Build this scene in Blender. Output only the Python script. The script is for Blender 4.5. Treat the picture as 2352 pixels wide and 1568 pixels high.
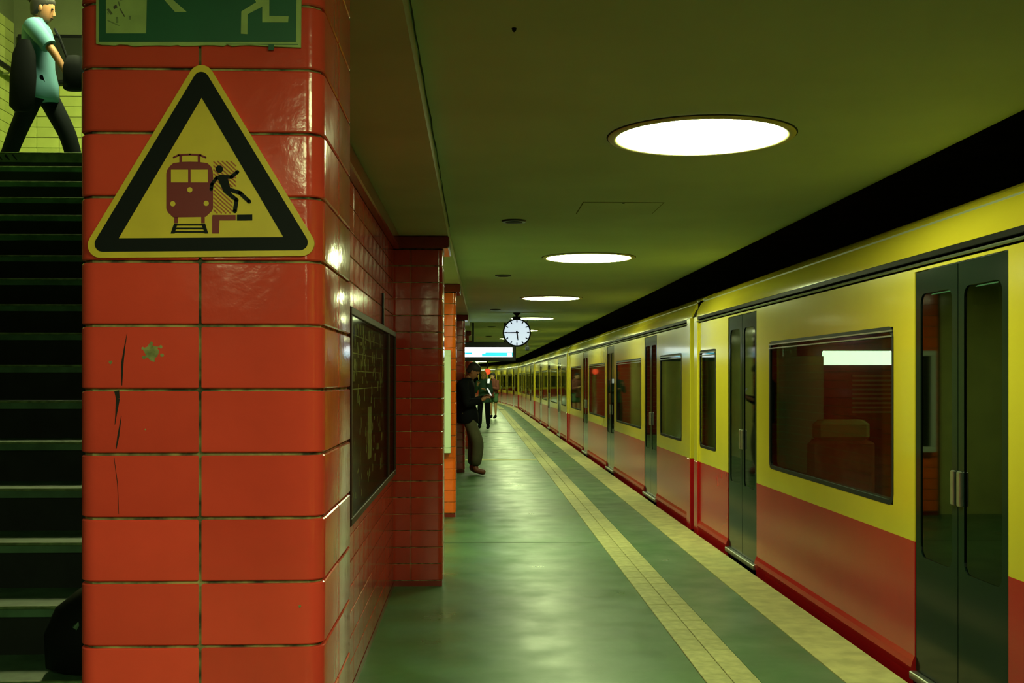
import bpy, math, random
from mathutils import Vector, Matrix
random.seed(7)
S = bpy.context.scene
for o in list(bpy.data.objects): bpy.data.objects.remove(o)
COL = S.collection
PI = math.pi

# ------------------------------------------------------------------ camera, world, exposure
F = 2600.0; YAW = 0.03192; HOR = 870.0; CAMZ = 1.5
cam = bpy.data.cameras.new('camera'); cam.sensor_width = 36.0; cam.lens = F/2352*36
cam.shift_y = (HOR-784.0)/2352.0; cam.clip_start = 0.05; cam.clip_end = 400
co = bpy.data.objects.new('camera', cam); COL.objects.link(co)
co.location = (0, 0, CAMZ); co.rotation_euler = (PI/2, 0, -YAW); S.camera = co
W = bpy.data.worlds.new('world'); S.world = W; W.use_nodes = True
W.node_tree.nodes['Background'].inputs[0].default_value = (0.3, 0.5, 0.45, 1)
W.node_tree.nodes['Background'].inputs[1].default_value = 0.003
S.view_settings.view_transform = 'Standard'; S.view_settings.look = 'None'
S.view_settings.gamma = 1; S.view_settings.use_curve_mapping = False
S.view_settings.exposure = 0.0
LAMP = 38.0                     # strength of the round ceiling lamps
LCOL = (0.84, 1.0, 0.46)       # yellow-green fluorescent light
try:
    S.cycles.max_bounces = 8; S.cycles.diffuse_bounces = 4; S.cycles.glossy_bounces = 4
    S.cycles.transparent_max_bounces = 12; S.cycles.sample_clamp_indirect = 4.0
    S.cycles.use_denoising = True; S.cycles.caustics_reflective = False; S.cycles.caustics_refractive = False
except Exception: pass

def at(px, py, y):            # the point on the plane y=const seen at a pixel of the photograph
    u = (px-1176)/F; v = (HOR-py)/F
    X = u*math.cos(YAW)+math.sin(YAW); Y = math.cos(YAW)-u*math.sin(YAW)
    t = y/Y
    return Vector((X*t, y, CAMZ+v*t))

# ------------------------------------------------------------------ materials
def mat(name, col, rough=0.5, metal=0.0, noise=0.0, nscale=8.0, bump=0.0, bscale=20.0, emit=None, es=0.0, col2=None, coat=0.0, rnoise=0.0, spec=0.5, sheen=0.0, bdist=0.002, objrand=0.0):
    m = bpy.data.materials.new(name); m.use_nodes = True
    nt = m.node_tree; b = nt.nodes['Principled BSDF']
    b.inputs['Base Color'].default_value = (*col, 1); b.inputs['Roughness'].default_value = rough
    b.inputs['Metallic'].default_value = metal
    b.inputs['Specular IOR Level'].default_value = spec
    b.inputs['Coat Weight'].default_value = coat; b.inputs['Coat Roughness'].default_value = 0.06
    tc = nt.nodes.new('ShaderNodeTexCoord')
    def noi(sc, det=4):
        n = nt.nodes.new('ShaderNodeTexNoise'); n.inputs['Scale'].default_value = sc; n.inputs['Detail'].default_value = det
        nt.links.new(tc.outputs['Object'], n.inputs['Vector']); return n
    last = None
    if noise > 0 or col2:
        n = noi(nscale)
        r = nt.nodes.new('ShaderNodeValToRGB'); c2 = col2 or tuple(c*(1-noise) for c in col)
        r.color_ramp.elements[0].position = 0.36; r.color_ramp.elements[0].color = (*c2, 1)
        r.color_ramp.elements[1].position = 0.64; r.color_ramp.elements[1].color = (*col, 1)
        nt.links.new(n.outputs['Fac'], r.inputs['Fac']); last = r.outputs['Color']
    if objrand > 0:
        oi = nt.nodes.new('ShaderNodeObjectInfo')
        mp = nt.nodes.new('ShaderNodeMapRange'); mp.inputs['To Min'].default_value = 1-objrand; mp.inputs['To Max'].default_value = 1+objrand*0.4
        nt.links.new(oi.outputs['Random'], mp.inputs['Value'])
        mx = nt.nodes.new('ShaderNodeVectorMath'); mx.operation = 'SCALE'
        if last: nt.links.new(last, mx.inputs[0])
        else: mx.inputs[0].default_value = col
        nt.links.new(mp.outputs[0], mx.inputs['Scale']); last = mx.outputs[0]
    if last: nt.links.new(last, b.inputs['Base Color'])
    if bump > 0:
        n = noi(bscale, 6); bp = nt.nodes.new('ShaderNodeBump'); bp.inputs['Strength'].default_value = bump; bp.inputs['Distance'].default_value = bdist
        nt.links.new(n.outputs['Fac'], bp.inputs['Height']); nt.links.new(bp.outputs[0], b.inputs['Normal'])
    if rnoise > 0:
        n = noi(nscale*1.7, 5); mp = nt.nodes.new('ShaderNodeMapRange')
        mp.inputs['From Min'].default_value = 0.3; mp.inputs['From Max'].default_value = 0.7
        mp.inputs['To Min'].default_value = max(0.02, rough-rnoise); mp.inputs['To Max'].default_value = rough+rnoise
        nt.links.new(n.outputs['Fac'], mp.inputs['Value']); nt.links.new(mp.outputs[0], b.inputs['Roughness'])
    if emit:
        b.inputs['Emission Color'].default_value = (*emit, 1); b.inputs['Emission Strength'].default_value = es
    return m

M = {}
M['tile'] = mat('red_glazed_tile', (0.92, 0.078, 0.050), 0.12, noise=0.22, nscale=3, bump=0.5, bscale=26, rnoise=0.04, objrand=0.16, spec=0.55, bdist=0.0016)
M['ptile'] = mat('shaded_red_tile', (0.44, 0.035, 0.018), 0.12, noise=0.22, nscale=4, bump=0.3, bscale=16, rnoise=0.04, objrand=0.16)  # shaded counterpart of the front pillar's red tile; shade put into the colour
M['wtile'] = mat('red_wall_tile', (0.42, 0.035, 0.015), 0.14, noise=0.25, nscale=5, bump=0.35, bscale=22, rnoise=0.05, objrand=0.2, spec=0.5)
M['otile'] = mat('orange_lit_red_tile', (0.95, 0.15, 0.012), 0.12, noise=0.2, nscale=5, bump=0.3, bscale=18, objrand=0.12)  # red tile again, with its bright orange lighting put into the base colour
M['grout'] = mat('grimy_grout', (0.42, 0.40, 0.16), 0.9, col2=(0.05, 0.055, 0.03), nscale=22, bump=0.4, bscale=90)
M['cap'] = mat('dark_red_cap_tile', (0.20, 0.018, 0.012), 0.16, noise=0.2, nscale=6)
M['ceiling'] = mat('painted_ceiling', (0.46, 0.58, 0.50), 0.75, noise=0.10, nscale=1.2, bump=0.1, bscale=50)
M['beam'] = mat('painted_beam', (0.46, 0.46, 0.42), 0.75, noise=0.12, nscale=1.6, bump=0.1, bscale=50)
M['floor'] = mat('green_terrazzo', (0.048, 0.140, 0.046), 0.36, col2=(0.032, 0.105, 0.036), nscale=1.6, bump=0.12, bscale=60, rnoise=0.09, spec=0.6)
M['tact'] = mat('tactile_paver', (0.52, 0.50, 0.22), 0.6, noise=0.3, nscale=14, bump=0.3, bscale=80, objrand=0.14)
M['edge'] = mat('pale_edge_stone', (0.56, 0.53, 0.23), 0.6, noise=0.28, nscale=7, bump=0.25, bscale=70)
M['joint'] = mat('dark_joint', (0.03, 0.04, 0.02), 0.9)
M['inlay'] = mat('yellow_inlay', (0.5, 0.45, 0.16), 0.6, noise=0.2)
M['concrete'] = mat('sooty_concrete', (0.06, 0.06, 0.05), 0.9, noise=0.4, nscale=2, bump=0.3)
M['ballast'] = mat('dark_ballast', (0.03, 0.028, 0.025), 0.95, noise=0.5, nscale=30, bump=1, bscale=30)
M['dark'] = mat('dark_paint', (0.015, 0.02, 0.018), 0.4)
M['black'] = mat('matt_black', (0.006, 0.007, 0.009), 0.6, spec=0.15)
M['rubber'] = mat('black_rubber', (0.008, 0.009, 0.010), 0.5, spec=0.15)
M['steel'] = mat('brushed_steel', (0.45, 0.47, 0.42), 0.3, metal=0.9, noise=0.15, nscale=20)
M['rail'] = mat('rail_steel', (0.3, 0.27, 0.22), 0.3, metal=0.9)
M['rim'] = mat('lamp_rim_paint', (0.55, 0.50, 0.24), 0.45)
M['gap'] = mat('shadow_gap', (0.01, 0.02, 0.01), 0.9)  # flat dark tone for the beam crack and the lamps' painted shade ring
M['tyel'] = mat('ochre_train_paint', (0.64, 0.52, 0.03), 0.18, coat=0.25, noise=0.06, nscale=2)
M['tred'] = mat('red_train_paint', (0.42, 0.008, 0.012), 0.20, coat=0.0, noise=0.1, nscale=2)
M['tdoor'] = mat('dark_door_paint', (0.006, 0.014, 0.011), 0.14, spec=0.12)
M['tblack'] = mat('black_roof_gutter', (0.006, 0.006, 0.006), 0.5, spec=0.1)
M['tin'] = mat('train_interior_panel', (0.24, 0.26, 0.17), 0.5)
M['tfloor'] = mat('train_floor', (0.05, 0.05, 0.045), 0.5)
M['seat'] = mat('orange_red_seat_cloth', (0.48, 0.10, 0.03), 0.9, col2=(0.32, 0.04, 0.02), nscale=24)
M['seat2'] = mat('ochre_headrest', (0.42, 0.30, 0.10), 0.8)
M['sgreen'] = mat('green_sign_film', (0.010, 0.105, 0.048), 0.4, noise=0.15, nscale=10)
M['spale'] = mat('pale_sign_film', (0.40, 0.50, 0.16), 0.5, noise=0.2, nscale=18)
M['syel'] = mat('yellow_sign_plate', (0.85, 0.58, 0.035), 0.4, noise=0.10, nscale=12)
M['sblk'] = mat('black_sign_print', (0.007, 0.008, 0.010), 0.5, spec=0.15)
M['sred'] = mat('dark_red_sign_print', (0.22, 0.006, 0.014), 0.4)
M['sorange'] = mat('orange_hatch_print', (0.45, 0.10, 0.015), 0.4)
M['plast'] = mat('bare_plaster_chip', (0.34, 0.33, 0.13), 0.9, noise=0.5, nscale=60)
M['crack'] = mat('crack_dirt', (0.015, 0.012, 0.01), 0.9)
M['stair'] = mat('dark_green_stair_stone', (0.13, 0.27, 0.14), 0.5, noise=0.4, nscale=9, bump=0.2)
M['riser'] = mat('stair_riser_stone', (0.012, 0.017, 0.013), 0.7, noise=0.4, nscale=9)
M['nosing'] = mat('worn_stair_nosing', (0.26, 0.38, 0.14), 0.4, noise=0.5, nscale=25)
M['ytile'] = mat('yellow_green_wall_tile', (0.50, 0.56, 0.16), 0.14, noise=0.15, nscale=4, bump=0.2, objrand=0.12)
M['ypaint'] = mat('olive_wall_paint', (0.16, 0.19, 0.09), 0.7, noise=0.2, nscale=2)
M['wellwall'] = mat('stairwell_wall', (0.03, 0.035, 0.025), 0.8, noise=0.3)
M['white'] = mat('white_frame_paint', (0.62, 0.72, 0.56), 0.35)
M['print'] = mat('poster_print', (0.085, 0.022, 0.016), 0.35, col2=(0.05, 0.016, 0.012), nscale=9)
M['printpale'] = mat('pale_poster_print', (0.75, 0.68, 0.34), 0.5, noise=0.4, nscale=30)
M['casefr'] = mat('case_frame', (0.03, 0.014, 0.010), 0.5, spec=0.2)
M['lampglow'] = mat('lamp_diffuser', (0.9, 0.9, 0.8), 0.4, emit=LCOL, es=LAMP)
M['clockface'] = mat('clock_face_glow', (0.8, 0.85, 0.95), 0.3, emit=(0.66, 0.82, 0.95), es=0.85)
M['dispwhite'] = mat('display_white_glow', (0.8, 0.9, 1), 0.3, emit=(0.85, 0.95, 1.0), es=2.5)
M['dispcyan'] = mat('display_cyan_glow', (0.1, 0.6, 0.8), 0.3, emit=(0.0, 0.45, 0.75), es=1.3)
M['tlamp'] = mat('train_panel_glow', (0.8, 0.9, 0.8), 0.3, emit=(0.95, 1.0, 0.85), es=9.0)
M['redglow'] = mat('red_signal_glow', (0.7, 0.08, 0.03), 0.3, emit=(0.9, 0.07, 0.02), es=1.1)
M['phoneglow'] = mat('phone_screen_glow', (0.8, 0.9, 0.8), 0.3, emit=(0.9, 1.0, 0.85), es=0.8)
M['skin'] = mat('skin', (0.30, 0.13, 0.06), 0.6); M['skin2'] = mat('light_skin', (0.50, 0.28, 0.15), 0.6)
M['hair'] = mat('dark_hair', (0.012, 0.010, 0.010), 0.7, bump=0.6, bscale=60); M['hair2'] = mat('fair_hair', (0.42, 0.24, 0.06), 0.7, bump=0.5, bscale=60)
M['jacket'] = mat('black_jacket_cloth', (0.005, 0.006, 0.008), 0.9, spec=0.08, bump=0.5, bscale=25)
M['olive'] = mat('olive_trouser_cloth', (0.075, 0.075, 0.038), 0.9, bump=0.5, bscale=25, noise=0.25)
M['boot'] = mat('brown_boot_leather', (0.12, 0.03, 0.015), 0.5); M['bootw'] = mat('tan_toe_cap', (0.5, 0.25, 0.08), 0.5)
M['cyan'] = mat('pale_blue_shirt_cloth', (0.075, 0.20, 0.30), 0.85, bump=0.6, bscale=18)
M['navy'] = mat('dark_trouser_cloth', (0.006, 0.008, 0.011), 0.9, spec=0.08)
M['teal'] = mat('dark_teal_cloth', (0.02, 0.07, 0.05), 0.85)
M['maroon'] = mat('maroon_top_cloth', (0.12, 0.03, 0.02), 0.85)
M['greensk'] = mat('green_shorts_cloth', (0.06, 0.14, 0.07), 0.85)

def glass(name, tint, refl=1.0, rough=0.03):
    m = bpy.data.materials.new(name); m.use_nodes = True; nt = m.node_tree; nt.nodes.clear()
    out = nt.nodes.new('ShaderNodeOutputMaterial'); mx = nt.nodes.new('ShaderNodeMixShader')
    t = nt.nodes.new('ShaderNodeBsdfTransparent'); t.inputs[0].default_value = (*tint, 1)
    g = nt.nodes.new('ShaderNodeBsdfGlossy'); g.inputs['Roughness'].default_value = rough; g.inputs[0].default_value = (refl, refl, refl, 1)
    lw = nt.nodes.new('ShaderNodeLayerWeight'); lw.inputs[0].default_value = 0.5
    pw = nt.nodes.new('ShaderNodeMath'); pw.operation = 'POWER'; pw.inputs[1].default_value = 5.0; nt.links.new(lw.outputs['Facing'], pw.inputs[0])
    f = nt.nodes.new('ShaderNodeMath'); f.operation = 'MULTIPLY_ADD'; f.inputs[1].default_value = 0.7; f.inputs[2].default_value = 0.03; nt.links.new(pw.outputs[0], f.inputs[0])
    nt.links.new(f.outputs[0], mx.inputs[0]); nt.links.new(t.outputs[0], mx.inputs[1]); nt.links.new(g.outputs[0], mx.inputs[2])
    nt.links.new(mx.outputs[0], out.inputs[0]); return m
M['tglass'] = glass('tinted_train_glass', (0.34, 0.46, 0.34))
M['dglass'] = glass('dark_door_glass', (0.10, 0.15, 0.11))
M['cglass'] = glass('case_glass', (0.85, 0.88, 0.8), refl=0.22, rough=0.10)

# ------------------------------------------------------------------ mesh helpers
class MB:
    def __init__(s): s.v = []; s.f = []; s.mi = []
    def add(s, vs, fs, mi=0):
        b = len(s.v); s.v += [tuple(p) for p in vs]; s.f += [tuple(b+i for i in f) for f in fs]; s.mi += [mi]*len(fs); return s
    def box(s, x0, x1, y0, y1, z0, z1, mi=0, c=0.0):
        if c <= 0:
            vs = [(x, y, z) for z in (z0, z1) for x, y in ((x0, y0), (x1, y0), (x1, y1), (x0, y1))]
            return s.add(vs, [(3, 2, 1, 0), (4, 5, 6, 7), (0, 1, 5, 4), (1, 2, 6, 5), (2, 3, 7, 6), (3, 0, 4, 7)], mi)
        def ring(a, z): return [(x0+a+c, y0+a, z), (x1-a-c, y0+a, z), (x1-a, y0+a+c, z), (x1-a, y1-a-c, z), (x1-a-c, y1-a, z), (x0+a+c, y1-a, z), (x0+a, y1-a-c, z), (x0+a, y0+a+c, z)]
        return s.loft([ring(c, z0), ring(0, z0+c), ring(0, z1-c), ring(c, z1)], mi)
    def loft(s, rings, mi=0, cap=True, close=True):
        n = len(rings[0]); vs = [p for r in rings for p in r]; fs = []
        for k in range(len(rings)-1):
            for i in range(n if close else n-1):
                j = (i+1) % n; fs.append((k*n+i, k*n+j, (k+1)*n+j, (k+1)*n+i))
        if cap and close: fs.append(tuple(range(n-1, -1, -1))); fs.append(tuple((len(rings)-1)*n+i for i in range(n)))
        return s.add(vs, fs, mi)
    def tube(s, pts, r, n=8, mi=0):
        pts = [Vector(p) for p in pts]; rr = r if isinstance(r, (list, tuple)) else [r]*len(pts); rings = []
        for i, p in enumerate(pts):
            d = (pts[min(i+1, len(pts)-1)]-pts[max(i-1, 0)]).normalized()
            a = d.cross(Vector((0, 0, 1)) if abs(d.z) < 0.9 else Vector((1, 0, 0))).normalized(); b = d.cross(a)
            rings.append([p+rr[i]*(a*math.cos(t)+b*math.sin(t)) for t in [2*PI*k/n for k in range(n)]])
        return s.loft(rings, mi)
    def lathe(s, prof, n=32, c=(0, 0, 0), mi=0, axis='z', cap=False):
        rings = []
        for r, h in prof:
            ring = []
            for k in range(n):
                t = 2*PI*k/n; a, b = r*math.cos(t), r*math.sin(t)
                ring.append({'z': (c[0]+a, c[1]+b, c[2]+h), 'y': (c[0]+a, c[1]+h, c[2]-b), 'x': (c[0]+h, c[1]+a, c[2]+b)}[axis])
            rings.append(ring)
        return s.loft(rings, mi, cap=cap)
    def prism_xz(s, poly, y0, y1, mi=0):      # polygon in x,z extruded along y (front at y0)
        return s.loft([[(x, y1, z) for x, z in poly], [(x, y0, z) for x, z in poly]], mi)
    def ell(s, c, r, nu=14, nv=9, mi=0):
        rings = []
        for j in range(nv+1):
            t = PI*j/nv; q = max(math.sin(t), 0.02)
            rings.append([(c[0]+r[0]*q*math.cos(2*PI*k/nu), c[1]+r[1]*q*math.sin(2*PI*k/nu), c[2]-r[2]*math.cos(t)) for k in range(nu)])
        return s.loft(rings, mi)
    def mesh(s, name, mats, smooth=None):
        me = bpy.data.meshes.new(name); me.from_pydata(s.v, [], s.f)
        for m in (mats if isinstance(mats, (list, tuple)) else [mats]): me.materials.append(M[m] if isinstance(m, str) else m)
        for p, i in zip(me.polygons, s.mi): p.material_index = i
        me.validate(); me.update()
        import bmesh
        bm = bmesh.new(); bm.from_mesh(me); bmesh.ops.recalc_face_normals(bm, faces=bm.faces); bm.to_mesh(me); bm.free()
        if smooth:
            me.polygons.foreach_set('use_smooth', [True]*len(me.polygons)); me.set_sharp_from_angle(angle=math.radians(smooth))
        return me
    def obj(s, name, mats, parent=None, smooth=None, loc=(0, 0, 0), rot=(0, 0, 0)):
        return link(name, s.mesh(name, mats, smooth), parent, loc, rot)
def link(name, me, parent=None, loc=(0, 0, 0), rot=(0, 0, 0)):
    o = bpy.data.objects.new(name, me); COL.objects.link(o); o.location = loc; o.rotation_euler = rot
    if parent: o.parent = parent
    return o
def tag(o, label, cat, group=None):
    o['label'] = label; o['category'] = cat
    if group: o['group'] = group
    return o
def thing(name, label, cat, loc=(0, 0, 0), rz=0, group=None):
    return tag(link(name, None, None, loc, (0, 0, rz)), label, cat, group)
def struct(o): o['kind'] = 'structure'; return o

# the platform is straight to 56 m, then bends left
SC, R = 56.0, 180.0
def path(x, s):
    if s <= SC: return (x, s)
    a = (s-SC)/R; return (-R+(R+x)*math.cos(a), SC+(R+x)*math.sin(a))
def head(s): return 0 if s <= SC else (s-SC)/R
STN = [-8, 0, 8, 16, 24, 32, 40, 48, 56] + [56+3*k for k in range(1, 24)]
def sweep(mb, prof, s_list=STN, mi=0, close=False):
    mb.loft([[(*path(x, s), z) for x, z in prof] for s in s_list], mi, cap=close, close=close); return mb
def clip(a, b): return [a]+[s for s in STN if a < s < b]+[b]

# ------------------------------------------------------------------ floor, ceiling, shells
fl = MB()
sweep(fl, [(-6, 0), (1.136, 0), (1.136, -.008), (1.412, -.008), (1.412, 0), (1.822, 0), (1.822, -.3), (2.07, -.3), (2.07, -1.1), (-6, -1.1)], close=True)
struct(fl.obj('floor', 'floor'))
fcut = MB()
fcut.box(-.55, 1.12, 10.37, 10.385, 0, .0012); struct(fcut.obj('trim_1', 'joint'))
struct(MB().box(-.2, 1.12, 20.9, 21.12, 0, .0015).obj('trim_2', 'inlay'))
struct(MB().box(-.1, 1.12, 31.3, 31.75, 0, .0015).obj('trim_3', 'joint'))
# pale edge strip
es = struct(sweep(MB(), [(1.826, -.12), (2.128, -.12), (2.135, -.01), (2.128, .003), (1.826, .003)], close=True).obj('trim_4', 'edge'))
# tactile strip
tac = struct(sweep(MB(), [(1.138, -.0078), (1.41, -.0078), (1.41, -.007), (1.138, -.007)], close=True).obj('trim_5', 'joint'))
tm = MB().box(-.0665, .0665, .002, .252, -.007, .003, c=.003).mesh('tile', 'tact')
rest = MB()
for row, xc in enumerate((1.206, 1.343)):
    for k in range(240):
        y = .6+k*.255+(0 if row == 0 else .004)
        if y > SC-1: break
        if 3.4 < y < 26: link('tile', tm, tac, (xc, y, 0))
        elif y >= 26: rest.box(xc-.0665, xc+.0665, y+.002, y+.252, -.007, .003)
    for k in range(60):
        s0 = SC+k*.8; sweep(rest, [(xc-.0665, -.007), (xc+.0665, -.007), (xc+.0665, .003), (xc-.0665, .003)], [s0, s0+.78], close=True)
o = rest.obj('tile', 'tact', tac); o['kind'] = 'stuff'

CE = 2.6
cp = [(-.22, CE), (1.2, CE), (2.14, CE), (2.24, CE+.012), (2.33, CE+.045), (2.39, CE+.10), (2.43, CE+.18), (2.44, CE+.4), (2.44, CE+.9), (2.3, CE+.9), (2.3, CE+.45), (-.22, CE+.45)]
struct(sweep(MB(), cp, close=True).obj('ceiling', 'ceiling', smooth=30))
be = [(.6, -.2), (8.2, -.2), (12.3, -.17), (18.3, -.125), (30, -.11), (56, -.11)]
bm_ = MB(); rings = []
for s, x in be: rings.append([(*path(-.75, s), 2.53), (*path(x, s), 2.53), (*path(x+.004, s), CE+.02), (*path(-.75, s), CE+.02)])
for s in STN[9:]: rings.append([(*path(-.75, s), 2.53), (*path(-.11, s), 2.53), (*path(-.106, s), CE+.02), (*path(-.75, s), CE+.02)])
bm_.loft(rings); struct(bm_.obj('trim_6', 'beam'))
# thin ragged dark crack where beam and ceiling meet
ck = MB(); pts = []
for k in range(34): pts.append((-.192+random.uniform(-.0015, .0035), 2.6+k*.17, CE-.0005))
ck.tube(pts, [.0012+.003*random.random() for _ in pts], 5); struct(ck.obj('trim_7', 'gap'))
struct(MB().box(-6, -.22, -8, 1.0, CE, CE+.2).obj('trim_8', 'ceiling'))
# track tunnel
struct(sweep(MB(), [(2.0, -1.1), (6.0, -1.1), (6.0, -1.2), (2.0, -1.2)], close=True).obj('trim_9', 'ballast'))
struct(sweep(MB(), [(5.9, -1.1), (6.1, -1.1), (6.1, 3.6), (5.9, 3.6)], close=True).obj('wall_right', 'concrete'))
struct(sweep(MB(), [(2.3, 3.5), (6.1, 3.5), (6.1, 3.7), (2.3, 3.7)], close=True).obj('trim_10', 'concrete'))
rl = sweep(MB(), [(2.93, -1.1), (3.0, -1.1), (3.0, -.96), (2.93, -.96)], close=True); sweep(rl, [(4.37, -1.1), (4.44, -1.1), (4.44, -.96), (4.37, -.96)], close=True)
struct(rl.obj('trim_11', 'rail'))
struct(MB().box(-6, 6.1, -8.2, -8, -1.2, 3.7).obj('wall_back', 'concrete'))
e = path(0, 122); 
struct(MB().box(-40, 8, e[1], e[1]+.3, -1.2, 3.7).obj('wall_front', 'concrete'))
# ---- wall between platform and stairs, tiled
WX = -.59
wl = MB(); wl.box(-.73, WX-.012, 2.60, 8.3, 0, 2.53); wl.box(-.73, WX-.012, 12.75, 18.3, 0, 2.53)
wallL = struct(wl.obj('wall_left', 'grout'))
wt = MB().box(-.012, 0, .003, .237, .003, .1166, c=.0018).mesh('tile', 'wtile')
PZ = .0445; TP = .1196
n = 0; far_t = MB()
for r_ in range(20):
    z = PZ+r_*TP
    for c_ in range(24):
        y = 2.62+c_*.24-(0.12 if r_ % 1 else 0)
        if y+.24 > 8.22: continue
        if y > 4.9 and y+.24 < 7.75 and z > .80 and z+.12 < 1.85: continue
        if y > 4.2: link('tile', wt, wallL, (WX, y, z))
        else: far_t.box(WX-.012, WX, y+.003, y+.237, z+.003, z+.1166)
    for c_ in range(23):
        y = 12.78+c_*.24; far_t.box(WX-.012, WX, y+.003, y+.237, z+.003, z+.1166)
o = far_t.obj('tile', 'wtile', wallL); o['kind'] = 'stuff'
# cornice under the beam
cn = MB(); cn.box(WX-.01, WX+.045, 2.62, 8.2, 2.437, 2.53, c=.008); cn.box(WX-.01, WX+.045, 12.8, 18.2, 2.437, 2.53, c=.008)
struct(cn.obj('trim_12', 'cap'))
bs = MB().box(WX-.011, WX+.002, 2.62, 8.2, 0, .042); struct(bs.obj('baseboard_left', 'cap'))
# walls further on and behind the opening
for nm, b_, m_ in (('wall_2', (-2.4, -2.2, 8.5, 12.4, 0, 2.53), 'ytile'), ('wall_11', (-2.4, -.73, 8.42, 8.5, 0, 2.53), 'ytile'), ('wall_12', (-2.4, -.73, 12.40, 12.419, 0, 2.53), 'ytile'), ('trim_13', (-2.4, -.735, 8.42, 12.4, 2.53, 2.56), 'beam')):
    struct(MB().box(*b_).obj(nm, m_))
fw = MB(); sweep(fw, [(-.75, 0), (-.6, 0), (-.6, 2.53), (-.75, 2.53)], clip(18.6, 122), close=True); struct(fw.obj('wall_3', 'ytile'))

# ------------------------------------------------------------------ stairwell
for nm, b, m_ in (('wall_4', (-5.2, -5.0, 0, 12.6, 0, 5.8), 'ypaint'), ('wall_5', (-5.0, -.73, 12.42, 12.6, 0, 5.8), 'ypaint'),
                  ('wall_6', (-.74, -.60, 2.63, 12.42, 2.62, 5.8), 'wellwall'), ('wall_7', (-5.0, -.6, .9, 1.0, CE+.2, 5.8), 'wellwall'),
                  ('trim_14', (-5.2, -.6, .9, 12.6, 5.8, 5.95), 'wellwall'), ('wall_8', (-6.0, -5.2, -8, -7.8, 0, 2.6), 'wellwall'), ('wall_9', (-.60, -.3, 1.0, 2.1, CE+.03, 5.8), 'wellwall'), ('wall_10', (-5.2,-5.0, -8, 0, 0, 2.62), 'wellwall')):
    struct(MB().box(*b).obj(nm, m_))
w4 = bpy.data.objects['wall_4']; w5 = bpy.data.objects['wall_5']
RZ, G, SD0, SZ0 = .165, .325, 3.50, .576
st = thing('staircase', 'wide dark green stone staircase rising behind the red tiled pillar', 'staircase', (0, 0, 0))
for k in range(-3, 17):
    z = SZ0+RZ*k; y = SD0+G*k; y1 = y+G+.04 if k < 16 else 12.40
    zb = max(0, z-RZ*2) if k > -3 else 0.0
    sp = MB().box(-5.0, -.735, y+.012, y1, zb, z, c=0)
    sp = MB()
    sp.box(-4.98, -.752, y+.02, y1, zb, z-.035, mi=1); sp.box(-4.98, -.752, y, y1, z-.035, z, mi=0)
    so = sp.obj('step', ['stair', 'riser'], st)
    MB().box(-4.975, -.756, y-.006, y+.010, z-.008, z+.002, c=.002).obj('nosing', 'nosing', so)
# pale graffiti-marked fascia of the landing
fa = MB().box(-4.975, -.756, SD0+G*16-.02, SD0+G*16-.008, SZ0+RZ*16-.075, SZ0+RZ*16-.012).obj('landing_fascia', mat('landing_fascia_stone', (.10, .14, .06), .6, noise=.4, nscale=12), st)
gr = MB(); ly = SD0+G*16-.021
for k in range(9):
    x = -3.95+k*.055; gr.prism_xz([(x, SZ0+2.64-.02-.01*(k % 2)), (x+.035, SZ0+2.64-.062), (x+.043, SZ0+2.64-.060), (x+.012, SZ0+2.64-.016)], ly-.001, ly)
gr.obj('graffiti_scrawl', 'black', st)
LZ = SZ0+RZ*16
yt = MB().box(.003, .237, -.012, 0, .003, .109, c=.0018).mesh('tile', 'ytile')
for r_ in range(13):
    for c_ in range(17):
        x = -5.0+.01+c_*.24
        link('tile', yt, w5, (x, 12.42, LZ+r_*.112))
yt2 = MB().box(0, .012, .003, .237, .003, .109, c=.0018).mesh('tile', 'ytile')
for r_ in range(19):
    for c_ in range(14): link('tile', yt2, w4, (-5.0, 12.40-.24*(c_+1), LZ+r_*.112))
hr = thing('stair_handrail', 'black handrail on the tiled wall at the top of the stairs', 'handrail', (-4.9, 11.2, LZ))
MB().tube([(0, -2.6, .88), (0, -.6, 1.42+.12), (0, 1.15, 1.42+.12)], .03, 10).obj('rail', 'rubber', hr, smooth=40)
for yy in (-2, -.5, .9): MB().tube([(-.09, yy, 1.02 if yy == -2 else 1.5), (-.02, yy, 1.02 if yy == -2 else 1.51)], .012, 6).obj('bracket', 'steel', hr)
adv = thing('wall_board', 'dark board mounted on the back wall behind the walking person', 'board', (-4.3, 12.39, LZ+1.47))
MB().box(-.64, .9, -.03, 0, 0, .53, c=.01).obj('frame', 'black', adv)
MB().box(-.6, .86, -.034, -.03, .04, .49).obj('board_face', 'dark', adv)
ll = thing('landing_lamp', 'bright tube lamp high up over the stair landing', 'ceiling lamp', (-3.2, 9.9, 5.72))
MB().box(-.09, .09, -.75, .75, 0, .08, c=.01).obj('housing', 'white', ll)
MB().box(-.07, .07, -.72, .72, -.04, 0, c=.01).obj('diffuser', mat('landing_tube_glow', (.9, .9, .8), .4, emit=(.90, 1.0, .40), es=260.0), ll)
# black bag on the lower steps by the pillar
bg = thing('shoulder_bag', 'slumped black bag on the lower stair step beside the red pillar', 'bag', (-1.12, 3.66, SZ0+.001))
b1 = MB(); rings = []
for z, wx, wy in ((0, .20, .10), (.02, .24, .13), (.12, .25, .135), (.20, .22, .115), (.26, .15, .07), (.275, .06, .03)):
    rings.append([(wx*abs(math.cos(t))**.6*math.copysign(1, math.cos(t))+.05*z, wy*abs(math.sin(t))**.6*math.copysign(1, math.sin(t)), z) for t in [2*PI*(k+.5)/20 for k in range(20)]])
b1.loft(rings).obj('bag_body', 'rubber', bg, smooth=60)
MB().tube([(-.12, -.12, .15), (-.05, -.05, .25), (.1, -.02, .30), (.2, -.05, .24)], .01, 6).obj('strap', 'stair', bg, smooth=60)

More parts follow.
